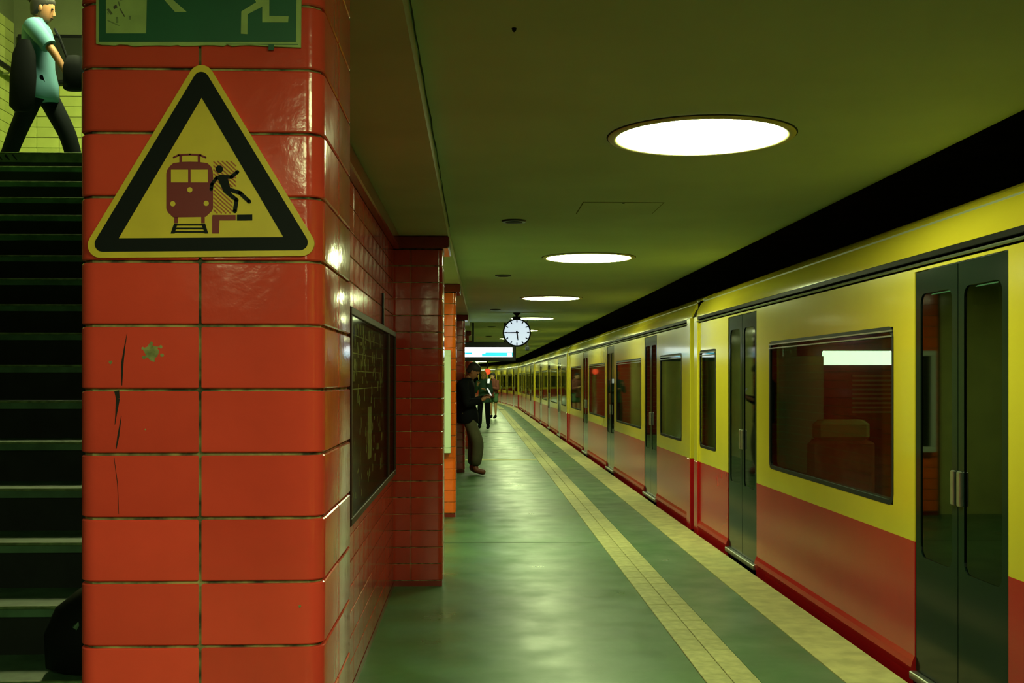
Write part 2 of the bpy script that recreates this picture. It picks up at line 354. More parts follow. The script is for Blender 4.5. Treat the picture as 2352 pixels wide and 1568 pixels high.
# ------------------------------------------------------------------ tiled pillars
def quarter(a, b, g=.0055, r=.036, th=.012, h=TP):
    out = []
    out.append((g/2, b)); out.append((a-r, b))
    for k in range(1, 6): t = PI/2*(1-k/6); out.append((a-r+r*math.cos(t), b-r+r*math.sin(t)))
    out.append((a, b-r)); out.append((a, g/2))
    def off(d):
        q = []
        for i, (x, y) in enumerate(out):
            if i == 0: q.append((x+min(d, .003), y-d)); continue
            if i == len(out)-1: q.append((x-d, y+min(d, .003))); continue
            if y >= b-1e-6: nx, ny = 0, 1
            elif x >= a-1e-6: nx, ny = 1, 0
            else: nx, ny = (x-(a-r))/r, (y-(b-r))/r
            q.append((x-nx*d, y-ny*d))
        return q
    c = .0022; o0, o1, inn = off(0), off(c), off(th)
    def ring(o_, z): return [(x, y, z) for x, y in o_]+[(x, y, z) for x, y in reversed(inn)]
    mb = MB(); mb.loft([ring(o1, g/2), ring(o0, g/2+c), ring(o0, h-g/2-c), ring(o1, h-g/2)]); return mb
HW = .228
def pillar(i, xr, yf, depth, label, tm_, joined=False, tiled_mat='ptile'):
    cx, hb = xr-HW, depth/2; cy = yf+hb
    t = thing('tiled_pillar', label, 'pillar', (cx, cy, 0), 0, 'red tiled pillars along the platform')
    MB().box(-HW+.0075, HW-.0075, -hb+.0075, hb-.0075, .0, 2.44, c=.02).obj('core', 'grout', t)
    if joined:
        j = MB()
        for r_ in range(20):
            z = PZ+r_*TP
            for x0, x1 in ((-HW, -.003), (.003, HW)):
                for y0, y1 in ((-hb, -.003), (.003, hb)): j.box(x0, x1, y0, y1, z+.003, z+TP-.003)
        o = j.obj('tile', tiled_mat, t); o['kind'] = 'stuff'
    else:
        qm = quarter(HW, hb).mesh('tile', tiled_mat, smooth=35); qm2 = quarter(hb, HW).mesh('tile', tiled_mat, smooth=35)
        for r_ in range(20):
            z = PZ+r_*TP
            for me, a in ((qm, 0), (qm, PI), (qm2, PI/2), (qm2, -PI/2)): link('tile', me, t, (0, 0, z), (0, 0, a))
    MB().box(-HW+.004, HW-.004, -hb+.004, hb-.004, 0, PZ-.004).obj('plinth', 'cap', t)
    e_ = .05
    MB().box(-HW-e_, HW+e_, -hb-e_, hb+e_, 2.44, 2.529, c=.01).obj('capital', 'cap', t)
    return t
P1Y = 2.126
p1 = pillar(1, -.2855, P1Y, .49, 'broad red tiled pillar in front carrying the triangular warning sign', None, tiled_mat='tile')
pillar(2, -.24, 8.2, .49, 'shaded red tiled pillar at the far end of the poster wall', None)
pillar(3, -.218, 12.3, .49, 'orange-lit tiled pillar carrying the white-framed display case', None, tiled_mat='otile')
pillar(4, -.177, 18.2, .49, 'shaded red tiled pillar the man in the black jacket leans on', None)
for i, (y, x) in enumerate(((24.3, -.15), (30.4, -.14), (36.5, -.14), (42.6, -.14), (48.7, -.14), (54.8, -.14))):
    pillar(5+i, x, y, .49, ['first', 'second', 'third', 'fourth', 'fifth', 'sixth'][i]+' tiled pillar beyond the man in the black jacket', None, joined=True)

# tile damage on the front pillar: chipped glaze and cracks
def on_front(px, py): q = at(px, py, P1Y); return (q.x-p1.location.x, q.z)
yf = -.245
def blob(px, py, r, nseg=26, seed=1):
    rnd = random.Random(seed); c = on_front(px, py)
    return [(c[0]+r*(0.62+.55*rnd.random())*math.cos(2*PI*k/nseg), c[1]+r*(0.62+.55*rnd.random())*math.sin(2*PI*k/nseg)) for k in range(nseg)]
ch = MB()
ch.prism_xz(blob(350, 808, .0155, seed=4), yf-.0006, yf+.001)
ch.prism_xz(blob(254, 832, .0035, 12, 5), yf-.0005, yf+.001); ch.prism_xz(blob(334, 986, .0016, 8, 6), yf-.0005, yf+.001); ch.prism_xz(blob(689, 1392, .0032, 9, 8), yf-.0005, yf+.001)
for i in range(6):
    a = i*1.05+.4; ch.prism_xz(blob(350+24*math.cos(a), 808+20*math.sin(a), .0035, 8, 20+i), yf-.0005, yf+.001)
ch.obj('chipped_glaze', 'plast', p1)
def stroke(mb, pts, w, y0, y1, mi=0):
    for (a, b), (w0, w1) in zip(zip(pts[:-1], pts[1:]), zip(w[:-1], w[1:])):
        d = Vector((b[0]-a[0], b[1]-a[1])); n_ = Vector((-d.y, d.x)).normalized()
        mb.prism_xz([(a[0]-n_.x*w0, a[1]-n_.y*w0), (b[0]-n_.x*w1, b[1]-n_.y*w1), (b[0]+n_.x*w1, b[1]+n_.y*w1), (a[0]+n_.x*w0, a[1]+n_.y*w0)], y0, y1, mi)
for pts, w in (([(292, 765), (286, 800), (281, 835), (280, 885)], [.0002, .0012, .0022, .0006]),
               ([(268, 897), (271, 915), (267, 950), (264, 975)], [.0045, .0035, .0015, .0003]),
               ([(279, 955), (272, 1000), (267, 1030)], [.0004, .0018, .0008]), ([(262, 1050), (270, 1110), (273, 1180)], [.0004, .0005, .0003])):
    c_ = MB(); stroke(c_, [on_front(*p) for p in pts], w, yf-.0006, yf+.001); c_.obj('crack', 'crack', p1)

# ------------------------------------------------------------------ warning triangle (sign units are the photo's sign in pixels)
def sign_xz(px, py, org):
    q = at(px, py, P1Y); return (q.x-org[0], q.z-org[2])
o1 = at(463, 400, P1Y); o1 = (o1.x, P1Y-.004, o1.z)
ws = thing('warning_sign', 'yellow triangular warning sign with train and falling figure on the red pillar', 'sign', o1)
S_ = lambda x, y: sign_xz(x, y, o1)
def rtri(c3, r, n=8):
    out = []; cx = sum(p[0] for p in c3)/3; cy = sum(p[1] for p in c3)/3
    for i in range(3):
        p = Vector(c3[i]); a = (Vector(c3[i-1])-p).normalized(); b = (Vector(c3[(i+1) % 3])-p).normalized()
        half = a.angle(b)/2; bis = (a+b).normalized(); c = p+bis*(r/math.sin(half))
        t0 = p+a*(r/math.tan(half)); t1 = p+b*(r/math.tan(half))
        a0 = math.atan2(t0.y-c.y, t0.x-c.x); a1 = math.atan2(t1.y-c.y, t1.x-c.x); d = a1-a0
        while d > PI: d -= 2*PI
        while d < -PI: d += 2*PI
        for k in range(n+1): t = a0+d*k/n; out.append((c.x+r*math.cos(t), c.y+r*math.sin(t)))
    return out
def flat(mb, pts, y0, y1=.001, mi=0): mb.prism_xz([S_(*p) for p in pts], y0, y1, mi)
outer = rtri([(464, 124), (181, 593), (745, 588)], 29)
plate = MB(); flat(plate, outer, -.0015, .004); plate.obj('plate', 'syel', ws)
ob = rtri([(464, 150), (206, 579), (722, 575)], 18); ib = rtri([(465, 226), (275, 548), (652, 545)], .5, 8)
bb = MB(); 
def ringprism(mb, o_, i_, y0, y1):
    n_ = len(o_); vs = []
    for ring, yy in ((o_, y0), (i_, y0), (i_, y1), (o_, y1)): vs += [(S_(*p)[0], yy, S_(*p)[1]) for p in ring]
    fs = []
    for k in range(4):
        k2 = (k+1) % 4
        for i in range(n_): j = (i+1) % n_; fs.append((k*n_+i, k*n_+j, k2*n_+j, k2*n_+i))
    mb.add(vs, fs)
ringprism(bb, ob, ib, -.0024, -.0012); bb.obj('black_border', 'sblk', ws)
def circ(cx, cy, r, n=20): return [(cx+r*math.cos(2*PI*k/n), cy+r*math.sin(2*PI*k/n)) for k in range(n)]
tr = MB(); Y0, Y1 = -.0022, -.0012
flat(tr, [(392, 383), (400, 376), (420, 373), (438, 372.5), (458, 373), (478, 376), (486, 383), (490, 392), (491, 405), (491, 480), (487, 487), (474, 499), (400, 500), (388, 489), (384, 480), (384, 400), (386, 392)], Y0, Y1)
flat(tr, [(402, 499), (411, 499), (410, 513), (402, 513)], Y0, Y1); flat(tr, [(464, 499), (472, 499), (472, 513), (464, 513)], Y0, Y1)
flat(tr, [(414, 358), (420, 358), (420, 374), (414, 374)], Y0, Y1); flat(tr, [(456, 358), (462, 358), (462, 374), (456, 374)], Y0, Y1)
def pstroke(mb, pts, w, yy0, yy1, ends=True):
    for (a, b) in zip(pts[:-1], pts[1:]):
        d = Vector((b[0]-a[0], b[1]-a[1])).normalized(); n_ = Vector((-d.y, d.x))*w
        flat(mb, [(a[0]-n_.x, a[1]-n_.y), (b[0]-n_.x, b[1]-n_.y), (b[0]+n_.x, b[1]+n_.y), (a[0]+n_.x, a[1]+n_.y)], yy0, yy1)
    if ends:
        for p in pts: flat(mb, circ(p[0], p[1], w, 14), yy0, yy1)
pstroke(tr, [(401, 363), (412, 357.5), (438, 356), (462, 357.5), (474, 363)], 2.2, Y0, Y1)
flat(tr, [(490, 494.5), (543, 494.5), (543, 507), (506, 507), (505, 537), (489, 537), (489, 500)], Y0-.0001, Y1)
tr.obj('train_pictogram', 'sred', ws)
ht = MB()
xl, xr = 492, 544
for k in range(-9, 17):      # hatch, 45 degrees, clipped to its box and kept off below the figure
    c0 = 372+k*9.2
    pts = []
    x0, y0_ = xl, c0; x1, y1_ = xr, c0+(xr-xl)*.92
    def cut(x0, y0, x1, y1):
        sl = (y1-y0)/(x1-x0)
        if y0 < 371: x0 += (371-y0)/sl; y0 = 371
        if y1 > 491: x1 -= (y1-491)/sl; y1 = 491
        lim = 536 if True else 0
        return x0, y0, x1, y1
    x0, y0_, x1, y1_ = cut(x0, y0_, x1, y1_)
    if y1_ > 437+0*k and x1 > 536: x1, y1_ = (536, y1_-(x1-536)*.92)
    if x1-x0 > 4: pstroke(ht, [(x0, y0_), (x1, y1_)], 1.5, -.0021, Y1, ends=False)
ht.obj('hatching', 'sorange', ws)
hd = MB()
h1 = MB(); flat(h1, circ(505.5, 389.5, 8.6), -.0026, Y1); h1.obj('figure_head', 'sblk', ws)
pstroke(hd, [(487, 436), (488.5, 424), (499, 410), (510, 406)], 3.9, -.0026, Y1)
pstroke(hd, [(512, 407), (533, 408), (547, 396)], 4.2, -.0026, Y1)
pstroke(hd, [(527, 436), (553, 444), (574, 464)], 4.6, -.0026, Y1)
pstroke(hd, [(522, 442), (545, 460), (541, 486)], 4.6, -.0026, Y1)
flat(hd, [(500, 408), (510, 402), (524, 407), (530, 430), (534, 440), (528, 450), (516, 443)], -.00262, Y1)
hd.obj('figure_pictogram', 'sblk', ws); h1 = MB(); flat(h1, [(546, 494), (581, 493.5), (581, 507), (546, 507.5)], -.0026, Y1); h1.obj('platform_block', 'sblk', ws); hd = MB()
flat(hd, [(402, 514), (410, 514), (403, 537), (394, 537)], -.0026, Y1); flat(hd, [(464, 514), (473, 514), (480, 537), (472, 537)], -.0026, Y1)
for yy, a, b in ((517, 408, 468), (525.5, 405, 470), (533.5, 402, 473)): flat(hd, [(a, yy-1.8), (b, yy-1.8), (b, yy+1.8), (a, yy+1.8)], -.0025, Y1)
hd.obj('track_pictogram', 'sblk', ws)
for nm, pts in (('window_panel', [(395, 391), (434, 391), (434, 420), (395, 420)]), ('window_panel', [(440, 391), (479, 391), (479, 420), (440, 420)]), ('headlight', circ(438, 437, 6)), ('headlight', circ(399, 469, 6)), ('headlight', circ(475.5, 468, 6))):
    yl = MB(); flat(yl, pts, -.0027, Y1); yl.obj(nm, 'syel', ws)

# ------------------------------------------------------------------ emergency exit sign
o2 = at(460, 0, P1Y); o2 = (o2.x, P1Y-.004, o2.z)
ex = thing('exit_sign', 'green and pale emergency exit sign with a running figure above the warning triangle', 'sign', o2)
S_ = lambda x, y: sign_xz(x, y, o2)
e1 = MB(); low = [(223, 102)]
rn = random.Random(3); x = 235
while x < 600: low.append((x, 105+rn.uniform(-1.5, 3))); x += rn.uniform(8, 22)
low += [(620, 108), (692, 111)]
flat(e1, [(223, -150)]+low+[(694, -150)], -.0015, .004); e1.obj('plate', 'spale', ex)
e2 = MB(); flat(e2, [(230, -143), (230, 98), (681, 98), (684, -143)], -.0022, .001)
flat(e2, [(618, 104), (631, 104), (630, 117), (618, 117)], -.0022, .001); flat(e2, [(520, 102.5), (686, 103), (686, 105), (520, 104)], -.0019, .001); e2.obj('green_field', 'sgreen', ex)
e3 = MB(); Z0 = -.0029
flat(e3, [(246, -110), (246, 79), (338, 79), (342, -110)], Z0, .001); e3.obj('door_pictogram', 'spale', ex); e3 = MB()
flat(e3, [(373, -5), (391, -5), (430, 29), (430, 30), (404, 30)], Z0, .001)
pstroke(e3, [(404, -60), (372, -12)], 8, Z0, .001, False); e3.obj('arrow_pictogram', 'spale', ex); e3 = MB()
flat(e3, [(586, 0), (603, 0), (620, -30), (600, -60), (560, -60), (570, -30)], Z0, .001)   # torso leaning forward, above the frame
flat(e3, [(586, 0), (590, 8), (556, 29), (555, 80), (570, 81), (571, 35), (604, 18), (604, 54), (663, 54), (664, 40), (620, 39), (620, 0)], Z0, .001)
flat(e3, circ(548, -84, 15), Z0, .001); pstroke(e3, [(575, -50), (530, -40), (505, -62)], 7, Z0, .001, False); pstroke(e3, [(600, -52), (640, -28), (662, -48)], 7, Z0, .001, False)
e3.obj('running_figure_pictogram', 'spale', ex)
e4 = MB(); rn = random.Random(9)
for k in range(26):
    a = (rn.uniform(252, 330), rn.uniform(-100, 58)); b_ = (a[0]+rn.uniform(-22, 12), a[1]+rn.uniform(-2, 26))
    a = (max(250, min(334, a[0]-(a[1] > 20)*20)), a[1]); b_ = (max(250, min(334, b_[0])), min(b_[1], 62)); pstroke(e4, [a, b_], rn.uniform(1.2, 3.4), -.0033, .0005, False)
e4.obj('sticker_remains', mat('sticker_remains', (.08, .06, .05), .8, col2=(.22, .30, .10), nscale=30), ex)

# ------------------------------------------------------------------ poster case on the tiled wall
pc = thing('poster_case', 'dark glazed map case on the tiled wall between two red pillars', 'display case', (WX, 5.0, .85))
L_, H_ = 2.75, .97
fr = MB(); 
for b in ((0, .045, 0, L_, 0, .035), (0, .045, 0, L_, H_-.035, H_), (0, .045, 0, .035, .035, H_-.035), (0, .045, L_-.035, L_, .035, H_-.035), (0, .045, L_-.62, L_-.585, .035, H_-.035)): fr.box(*b, c=.003)
fr.obj('frame', 'casefr', pc)
MB().box(0, .015, .03, L_-.03, .03, H_-.03).obj('poster', 'print', pc)
pp = MB(); rn = random.Random(12)
for k in range(150):
    y = rn.uniform(.08, L_-.75); 
    blk = rn.random()
    z = rn.uniform(.60, .90) if blk < .5 else rn.uniform(.06, .58); h = rn.uniform(.012, .07); w = rn.uniform(.008, .035)
    pp.box(.015, .0165, y, y+w, z, min(z+h, H_-.05))
for k in range(4): pp.box(.015, .0163, .06, L_-.7, .60+.085*k, .604+.085*k)
pp.box(.015, .0163, L_-.50, L_-.36, .52, .78); pp.box(.015, .0163, L_-.54, L_-.46, .08, .40); pp.box(.015, .0163, 1.05, 1.25, .22, .50)
pp.obj('poster_print', 'printpale', pc)
MB().box(.034, .037, .035, L_-.035, .035, H_-.035).obj('pane', 'cglass', pc)
struct(MB().box(WX+.001, WX+.012, 7.13, 7.17, 1.83, 2.04).obj('trim_15', 'rubber'))

# white display case on the third pillar
dc = thing('display_case', 'white-framed notice case fixed to the orange-lit pillar', 'display case', (-.36, 12.3, .70))
f2 = MB()
for b in ((-.25, .09, -.09, -.002, 0, .06), (-.25, .09, -.09, -.002, 1.05, 1.11), (-.25, -.19, -.09, -.002, .06, 1.05), (.02, .09, -.09, -.002, .06, 1.05)): f2.box(*b, c=.004)
f2.obj('frame', 'white', dc); MB().box(-.2, .03, -.03, -.002, .05, 1.06).obj('notice_board', 'dark', dc)
MB().box(-.19, .02, -.07, -.066, .06, 1.05).obj('pane', 'cglass', dc)

# ------------------------------------------------------------------ ceiling lamps
ORD = 'second third fourth fifth sixth seventh eighth ninth tenth eleventh twelfth thirteenth fourteenth fifteenth sixteenth seventeenth eighteenth nineteenth twentieth'.split()
ring_me = MB().lathe([(.40, -.001), (.417, -.001), (.421, -.005), (.416, -.010), (.392, -.013), (.384, -.010), (.378, -.004)], 56).mesh('rim', 'rim', smooth=40)
gap_me = MB().lathe([(.427, -.0005), (.427, -.0012), (.40, -.0012)], 56, cap=False).mesh('shadow_gap', 'gap')  # flat dark ring painted as the line of shade round the lamp
dif_me = MB().lathe([(.380, -.004), (.376, -.011), (.33, -.014), (.2, -.016), (.02, -.017)], 48, cap=True).mesh('diffuser', 'lampglow', smooth=40)
for i in range(-1, 21):
    s = 5.10+5.12*(i-1); lx, ly = path(1.02, s)
    if i >= 1: lb = ('nearest and largest round ceiling lamp in view' if i == 1 else ('%s round ceiling lamp counted from the nearest' % ORD[i-2] if i-2 < len(ORD) else 'tiny round ceiling lamp at the far bend of the platform'))
    else: lb = 'round ceiling lamp straight above the viewpoint' if i == 0 else 'round ceiling lamp well behind the viewpoint'
    t = thing('ceiling_lamp', lb, 'ceiling lamp', (lx, ly, CE), 0, 'round ceiling lamps over the platform')
    link('rim', ring_me, t); link('shadow_gap', gap_me, t); link('diffuser', dif_me, t)
for lx, ly, lz, lb in ((-.05, -1.3, CE, 'unseen fill lamp added behind the viewpoint to brighten the front pillar'), (-1.3, -3.4, CE, 'unseen fill lamp added far behind the viewpoint on the staircase side'), (-1.25, 10.3, 2.53, 'round ceiling lamp in the opening between second and third pillar')):  # first two are unseen fill lamps, added to brighten the front pillar
    t = thing('ceiling_lamp', lb, 'ceiling lamp', (lx, ly, lz), 0, 'round ceiling lamps over the platform')
    link('rim', ring_me, t); link('shadow_gap', gap_me, t); link('diffuser', dif_me, t)
# loudspeaker vents in the ceiling
vm = MB().lathe([(.05, -.012), (.082, -.012), (.086, -.006), (.086, 0)], 24, cap=True).mesh('rim', 'dark', smooth=40)
vc = MB().lathe([(.001, -.016), (.055, -.016), (.06, -.012), (.06, -.004)], 20, cap=True).mesh('grille', 'black', smooth=40)
for i, (x, y) in enumerate(((.265, 7.86), (.29, 12.0), (.31, 17.9), (.33, 23.8), (.33, 29))):
    t = thing('ceiling_speaker', ('nearest' if i == 0 else ORD[i-1])+' small dark round speaker in the ceiling left of the lamps', 'speaker', (x, y, CE), 0, 'small round ceiling speakers')
    link('rim', vm, t); link('grille', vc, t)
ah = thing('access_hatch', 'square access hatch flush in the ceiling between two round lamps', 'hatch', (.92, 7.27, CE))
MB().box(-.255, .255, -.25, .25, -.001, 0).obj('hatch_frame', mat('hatch_gap', (.10, .11, .04), .9), ah)
MB().box(-.249, .249, -.244, .25, -.003, -.001, c=.0008).obj('hatch_panel', 'ceiling', ah); MB().lathe([(.008, -.006), (.01, -.003)], 12, c=(0, -.235, 0), cap=True).obj('latch', 'black', ah)
tag(MB().lathe([(.002, -.012), (.006, -.008), (.008, 0)], 10, cap=True).obj('ceiling_screw', 'black', loc=(.12, 3.55, CE)), 'tiny dark screw head in the ceiling near the nearest lamp', 'screw')

# ------------------------------------------------------------------ clock
cq = at(1187, 764, 18.8)
ck = thing('platform_clock', 'round white-faced platform clock showing quarter to six hanging from ceiling', 'clock', (cq.x, 18.8, cq.z), 0)
CR = .222
MB().lathe([(CR-.012, -.075), (CR, -.085), (CR+.012, -.07), (CR+.014, 0), (CR+.012, .07), (CR, .085), (CR-.012, .075)], 40, axis='y').obj('case', 'rubber', ck, smooth=40)
MB().lathe([(.001, -.072), (CR-.008, -.072), (CR-.008, .072), (.001, .072)], 40, axis='y').obj('face', 'clockface', ck)
tk = MB()
for k in range(12):
    a = 2*PI*k/12; big = .009; r0, r1 = CR-.055, CR-.015
    d = (math.sin(a), math.cos(a)); n_ = (d[1]*big, -d[0]*big)
    tk.prism_xz([(d[0]*r0-n_[0], d[1]*r0-n_[1]), (d[0]*r1-n_[0], d[1]*r1-n_[1]), (d[0]*r1+n_[0], d[1]*r1+n_[1]), (d[0]*r0+n_[0], d[1]*r0+n_[1])], -.076, -.072)
tk.obj('hour_marks', 'black', ck)
def hand(name, ang, l, w):
    d = (math.sin(ang), math.cos(ang)); n_ = (d[1]*w, -d[0]*w); m_ = MB()
    m_.prism_xz([(-d[0]*.03-n_[0], -d[1]*.03-n_[1]), (d[0]*l-n_[0]*.5, d[1]*l-n_[1]*.5), (d[0]*l+n_[0]*.5, d[1]*l+n_[1]*.5), (-d[0]*.03+n_[0], -d[1]*.03+n_[1])], -.082, -.077); m_.lathe([(.001, -.083), (.018, -.083), (.018, -.078)], 14, axis='y'); m_.obj(name, 'black', ck)
hand('minute_hand', math.radians(270), .19, .010); hand('hour_hand', math.radians(172.5), .125, .014)
mt = MB(); top = CE-cq.z
mt.box(-.07, .07, -.03, .03, CR+.005, CR+.045, c=.006); mt.tube([(0, 0, CR+.04), (0, 0, top-.02)], .022, 10); mt.lathe([(.02, top-.05), (.06, top-.02), (.06, top-.001)], 16, cap=True)
mt.obj('ceiling_mount', 'rubber', ck)

# ------------------------------------------------------------------ destination display
dy = 22.0
a0 = at(1062, 785, dy); a1 = at(1185, 829, dy)
ds = thing('destination_display', 'blue and white lit destination display hanging below the ceiling behind the clock', 'display', ((a0.x+a1.x)/2, dy, a1.z))
hw = (a1.x-a0.x)/2; hh = a0.z-a1.z
MB().box(-hw, hw, 0, .28, 0, hh, c=.012).obj('housing', 'rubber', ds)
b0 = at(1064, 797.5, dy); b1 = at(1177, 819.5, dy)
zz0, zz1 = b1.z-a1.z, b0.z-a1.z; xx0, xx1 = b0.x-ds.location.x, b1.x-ds.location.x; zm = zz0+(zz1-zz0)*.47
MB().box(xx0, xx1, -.006, 0, zz0, zz1).obj('screen', 'dispwhite', ds)
cb = MB(); w_ = xx1-xx0
cb.box(xx0+.45*w_, xx1, -.009, -.006, zz0+.008, zm); cb.box(xx0+.38*w_, xx0+.45*w_, -.009, -.006, zz0+.008, zm*.88); cb.box(xx0, xx0+.18*w_, -.009, -.006, zm-.03, zm)
cb.obj('blue_band', 'dispcyan', ds)
MB().box(xx1-.1, xx1-.015, -.011, -.009, zz0+.02, zz0+.075, c=.006).obj('track_number_field', 'dispwhite', ds)
for sx in (-.6, .6): MB().tube([(sx*hw, .14, hh-.01), (sx*hw, .14, CE-a1.z)], .018, 8).obj('hanger', 'rubber', ds)
# second small camera-like device beyond the clock
q = at(1211, 800, 21.0)
cc = thing('security_camera', 'small dark camera hanging from the ceiling right of the clock', 'camera', (q.x, 21.0, q.z))
MB().box(-.035, .035, -.09, .09, -.04, .04, c=.01).obj('housing', 'rubber', cc); MB().tube([(0, 0, .03), (0, 0, CE-q.z)], .012, 8).obj('stem', 'rubber', cc)
MB().lathe([(.001, -.10), (.022, -.10), (.025, -.088)], 14, axis='y').obj('lens', 'black', cc)
# red signal lamp far down
q = at(1120, 853, 38.0)
sg = thing('signal_lamp', 'round red signal lamp above the waiting people', 'signal', (q.x, 38.0, q.z))
MB().ell((0, 0, 0), (.10, .08, .10)).obj('lens', 'redglow', sg, smooth=60); MB().lathe([(.102, .0), (.11, .03), (.09, .09), (.02, .1)], 20, axis='y', cap=True).obj('housing', 'rubber', sg, smooth=40)
MB().tube([(0, .05, .09), (0, .05, CE-q.z)], .018, 8).obj('pole', 'rubber', sg)

# ------------------------------------------------------------------ train
TX = 2.2; TWD = 3.0; Z_W0, Z_W1, Z_S, Z_G, Z_B = .835, 1.775, .685, 2.10, .075
def rrect(y0, y1, z0, z1, r, n=4):
    out = []
    for cy, cz, a in ((y1-r, z1-r, 0), (y0+r, z1-r, PI/2), (y0+r, z0+r, PI), (y1-r, z0+r, 3*PI/2)):
        for k in range(n+1): t = a+PI/2*k/n; out.append((cy+r*math.cos(t), cz+r*math.sin(t)))
    return out
def ring_yz(mb, o_, i_, x0, x1):
    n_ = len(o_); vs = []
    for ring, xx in ((o_, x0), (i_, x0), (i_, x1), (o_, x1)): vs += [(xx, p[0], p[1]) for p in ring]
    fs = [(k*n_+i, k*n_+(i+1) % n_, ((k+1) % 4)*n_+(i+1) % n_, ((k+1) % 4)*n_+i) for k in range(4) for i in range(n_)]
    mb.add(vs, fs)
def train_car(label, L, doors, windows, s0, detail=True, lit_end=False):
    x_, y_ = path(0, s0); t = thing('train_car', label, 'train', (x_, y_, 0), head(s0+L/2), 'coupled cars of the red and yellow train')
    if s0 > SC-2:
        a = path(0, s0); b = path(0, s0+L); t.rotation_euler = (0, 0, math.atan2(-(b[0]-a[0]), b[1]-a[1]))
    DW = .5
    for side in (0, 1):
        yel = MB()
        xo, xi = (TX, TX+.07) if side == 0 else (TX+TWD, TX+TWD-.07)
        xa, xb = min(xo, xi), max(xo, xi)
        segs = []; y = 0
        for d in doors: segs.append((y, d-DW)); y = d+DW
        segs.append((y, L))
        for a, b in segs:
            sgn = -1 if side == 0 else 1
            prof = [(xi, -.06), (xo, -.06), (xo+sgn*.012, .02), (xo+sgn*.02, .055), (xo+sgn*.012, .085), (xo, .11), (xo, .4), (xo, Z_S), (xi, Z_S)]
            MB().loft([[(p, a, q) for p, q in prof], [(p, b, q) for p, q in prof]]).obj('lower_panel', 'tred', t)
            yel.box(xa, xb, a, b, Z_S, Z_W0); yel.box(xa, xb, a, b, Z_W1, Z_G)
            ws_ = sorted(w for w in windows if w[0] >= a-.01 and w[1] <= b+.01); y = a
            for w0, w1 in ws_: yel.box(xa, xb, y, w0, Z_W0, Z_W1); y = w1
            yel.box(xa, xb, y, b, Z_W0, Z_W1)
        for d in doors: yel.box(xa, xb, d-DW, d+DW, 2.035, Z_G)
        yel.obj('side_shell', 'tyel', t)
    # side gutter and roof
    rp = []
    half = [(TX, Z_G), (TX+.012, 2.17), (TX+.05, 2.25), (TX+.12, 2.32), (TX+.24, 2.375), (TX+.45, 2.42), (TX+.8, 2.46), (TX+1.5, 2.48)]
    prof = half+[(2*TX+TWD-x, z) for x, z in reversed(half[:-1])]
    prof2 = prof+[(x, z-.05) for x, z in reversed(prof)]
    rf = MB().loft([[(x, 0, z) for x, z in prof2], [(x, L, z) for x, z in prof2]]); rf.obj('roof', 'tyel', t, smooth=50)
    g = MB()
    for xs, sg_ in ((TX, -1), (TX+TWD, 1)):
        x0 = xs+sg_*.016; g.box(min(xs, x0), max(xs, x0), .05, L-.05, 2.085, 2.115, c=.003)
    g.obj('gutter', 'tblack', t)
    hl = MB().tube([(TX-.012, .1, 2.065), (TX-.012, L-.1, 2.065)], .008, 6); hl.obj('door_guide_rail', 'steel', t)
    # end bulkheads with gangway opening, corner posts
    for ye, sgn in ((0, 1), (L, -1)):
        y0, y1 = sorted((ye, ye+sgn*.06)); m_ = MB()
        m_.box(TX+.07, TX+1.0, y0, y1, Z_B, 2.3); m_.box(TX+TWD-1.0, TX+TWD-.07, y0, y1, Z_B, 2.3); m_.box(TX+1.0, TX+TWD-1.0, y0, y1, 2.0, 2.38)
        m_.obj('end_bulkhead', 'tin', t)
        pr = MB(); y0, y1 = sorted((ye-sgn*.02, ye+sgn*.16)); pr.box(TX-.018, TX+.09, y0, y1, Z_S, Z_G+.02, c=.006); pr.box(TX-.02, TX+.09, y0, y1, -.04, Z_S, mi=1, c=.006); pr.obj('corner_post', ['tyel', 'tred'], t)
        y0, y1 = sorted((ye-sgn*.12, ye)); MB().box(TX+.35, TX+TWD-.35, y0, y1, -.1, 2.3, c=.02).obj('gangway_bellows', 'rubber', t)
    MB().box(TX+.07, TX+TWD-.07, 0, L, -.02, .05).obj('cabin_floor', 'tfloor', t)
    MB().box(TX+.07, TX+TWD-.07, 0, L, 2.24, 2.28).obj('cabin_ceiling', 'tin', t)
    MB().box(TX+.25, TX+TWD-.25, .1, L-.1, -.55, -.06).obj('underframe', 'tblack', t)
    if detail or s0 < 40:
        for yw in (2.2, 3.9, L-3.9, L-2.2):
            MB().lathe([(.38, -.07), (.42, -.065), (.42, .04), (.45, .06), (.45, .075), (.05, .075)], 20, c=(TX+.78, yw, -.52), axis='x', cap=True).obj('wheel', 'tblack', t)
    # windows
    for w0, w1 in windows:
        for xs, sg_ in (((TX, -1),) if not detail else ((TX, -1), (TX+TWD, 1))):
            m_ = MB(); ring_yz(m_, rrect(w0-.004, w1+.004, Z_W0-.004, Z_W1+.004, .06), rrect(w0+.022, w1-.022, Z_W0+.022, Z_W1-.022, .05), xs+sg_*.002, xs-sg_*.05)
            f_ = m_.obj('window_frame', 'rubber', t)
            pn = MB(); x0, x1 = sorted((xs-sg_*.006, xs-sg_*.012)); pn.box(x0, x1, w0+.02, w1-.02, Z_W0+.02, Z_W1-.02); pn.obj('pane', 'tglass', f_)
            if xs == TX:
                hb_ = MB()
                for dz in (.0, .028): hb_.box(TX-.010, TX+.004, w0+.01, w1-.01, Z_W1-.052+dz, Z_W1-.044+dz)
                hb_.obj('hopper_rail', 'steel', f_)
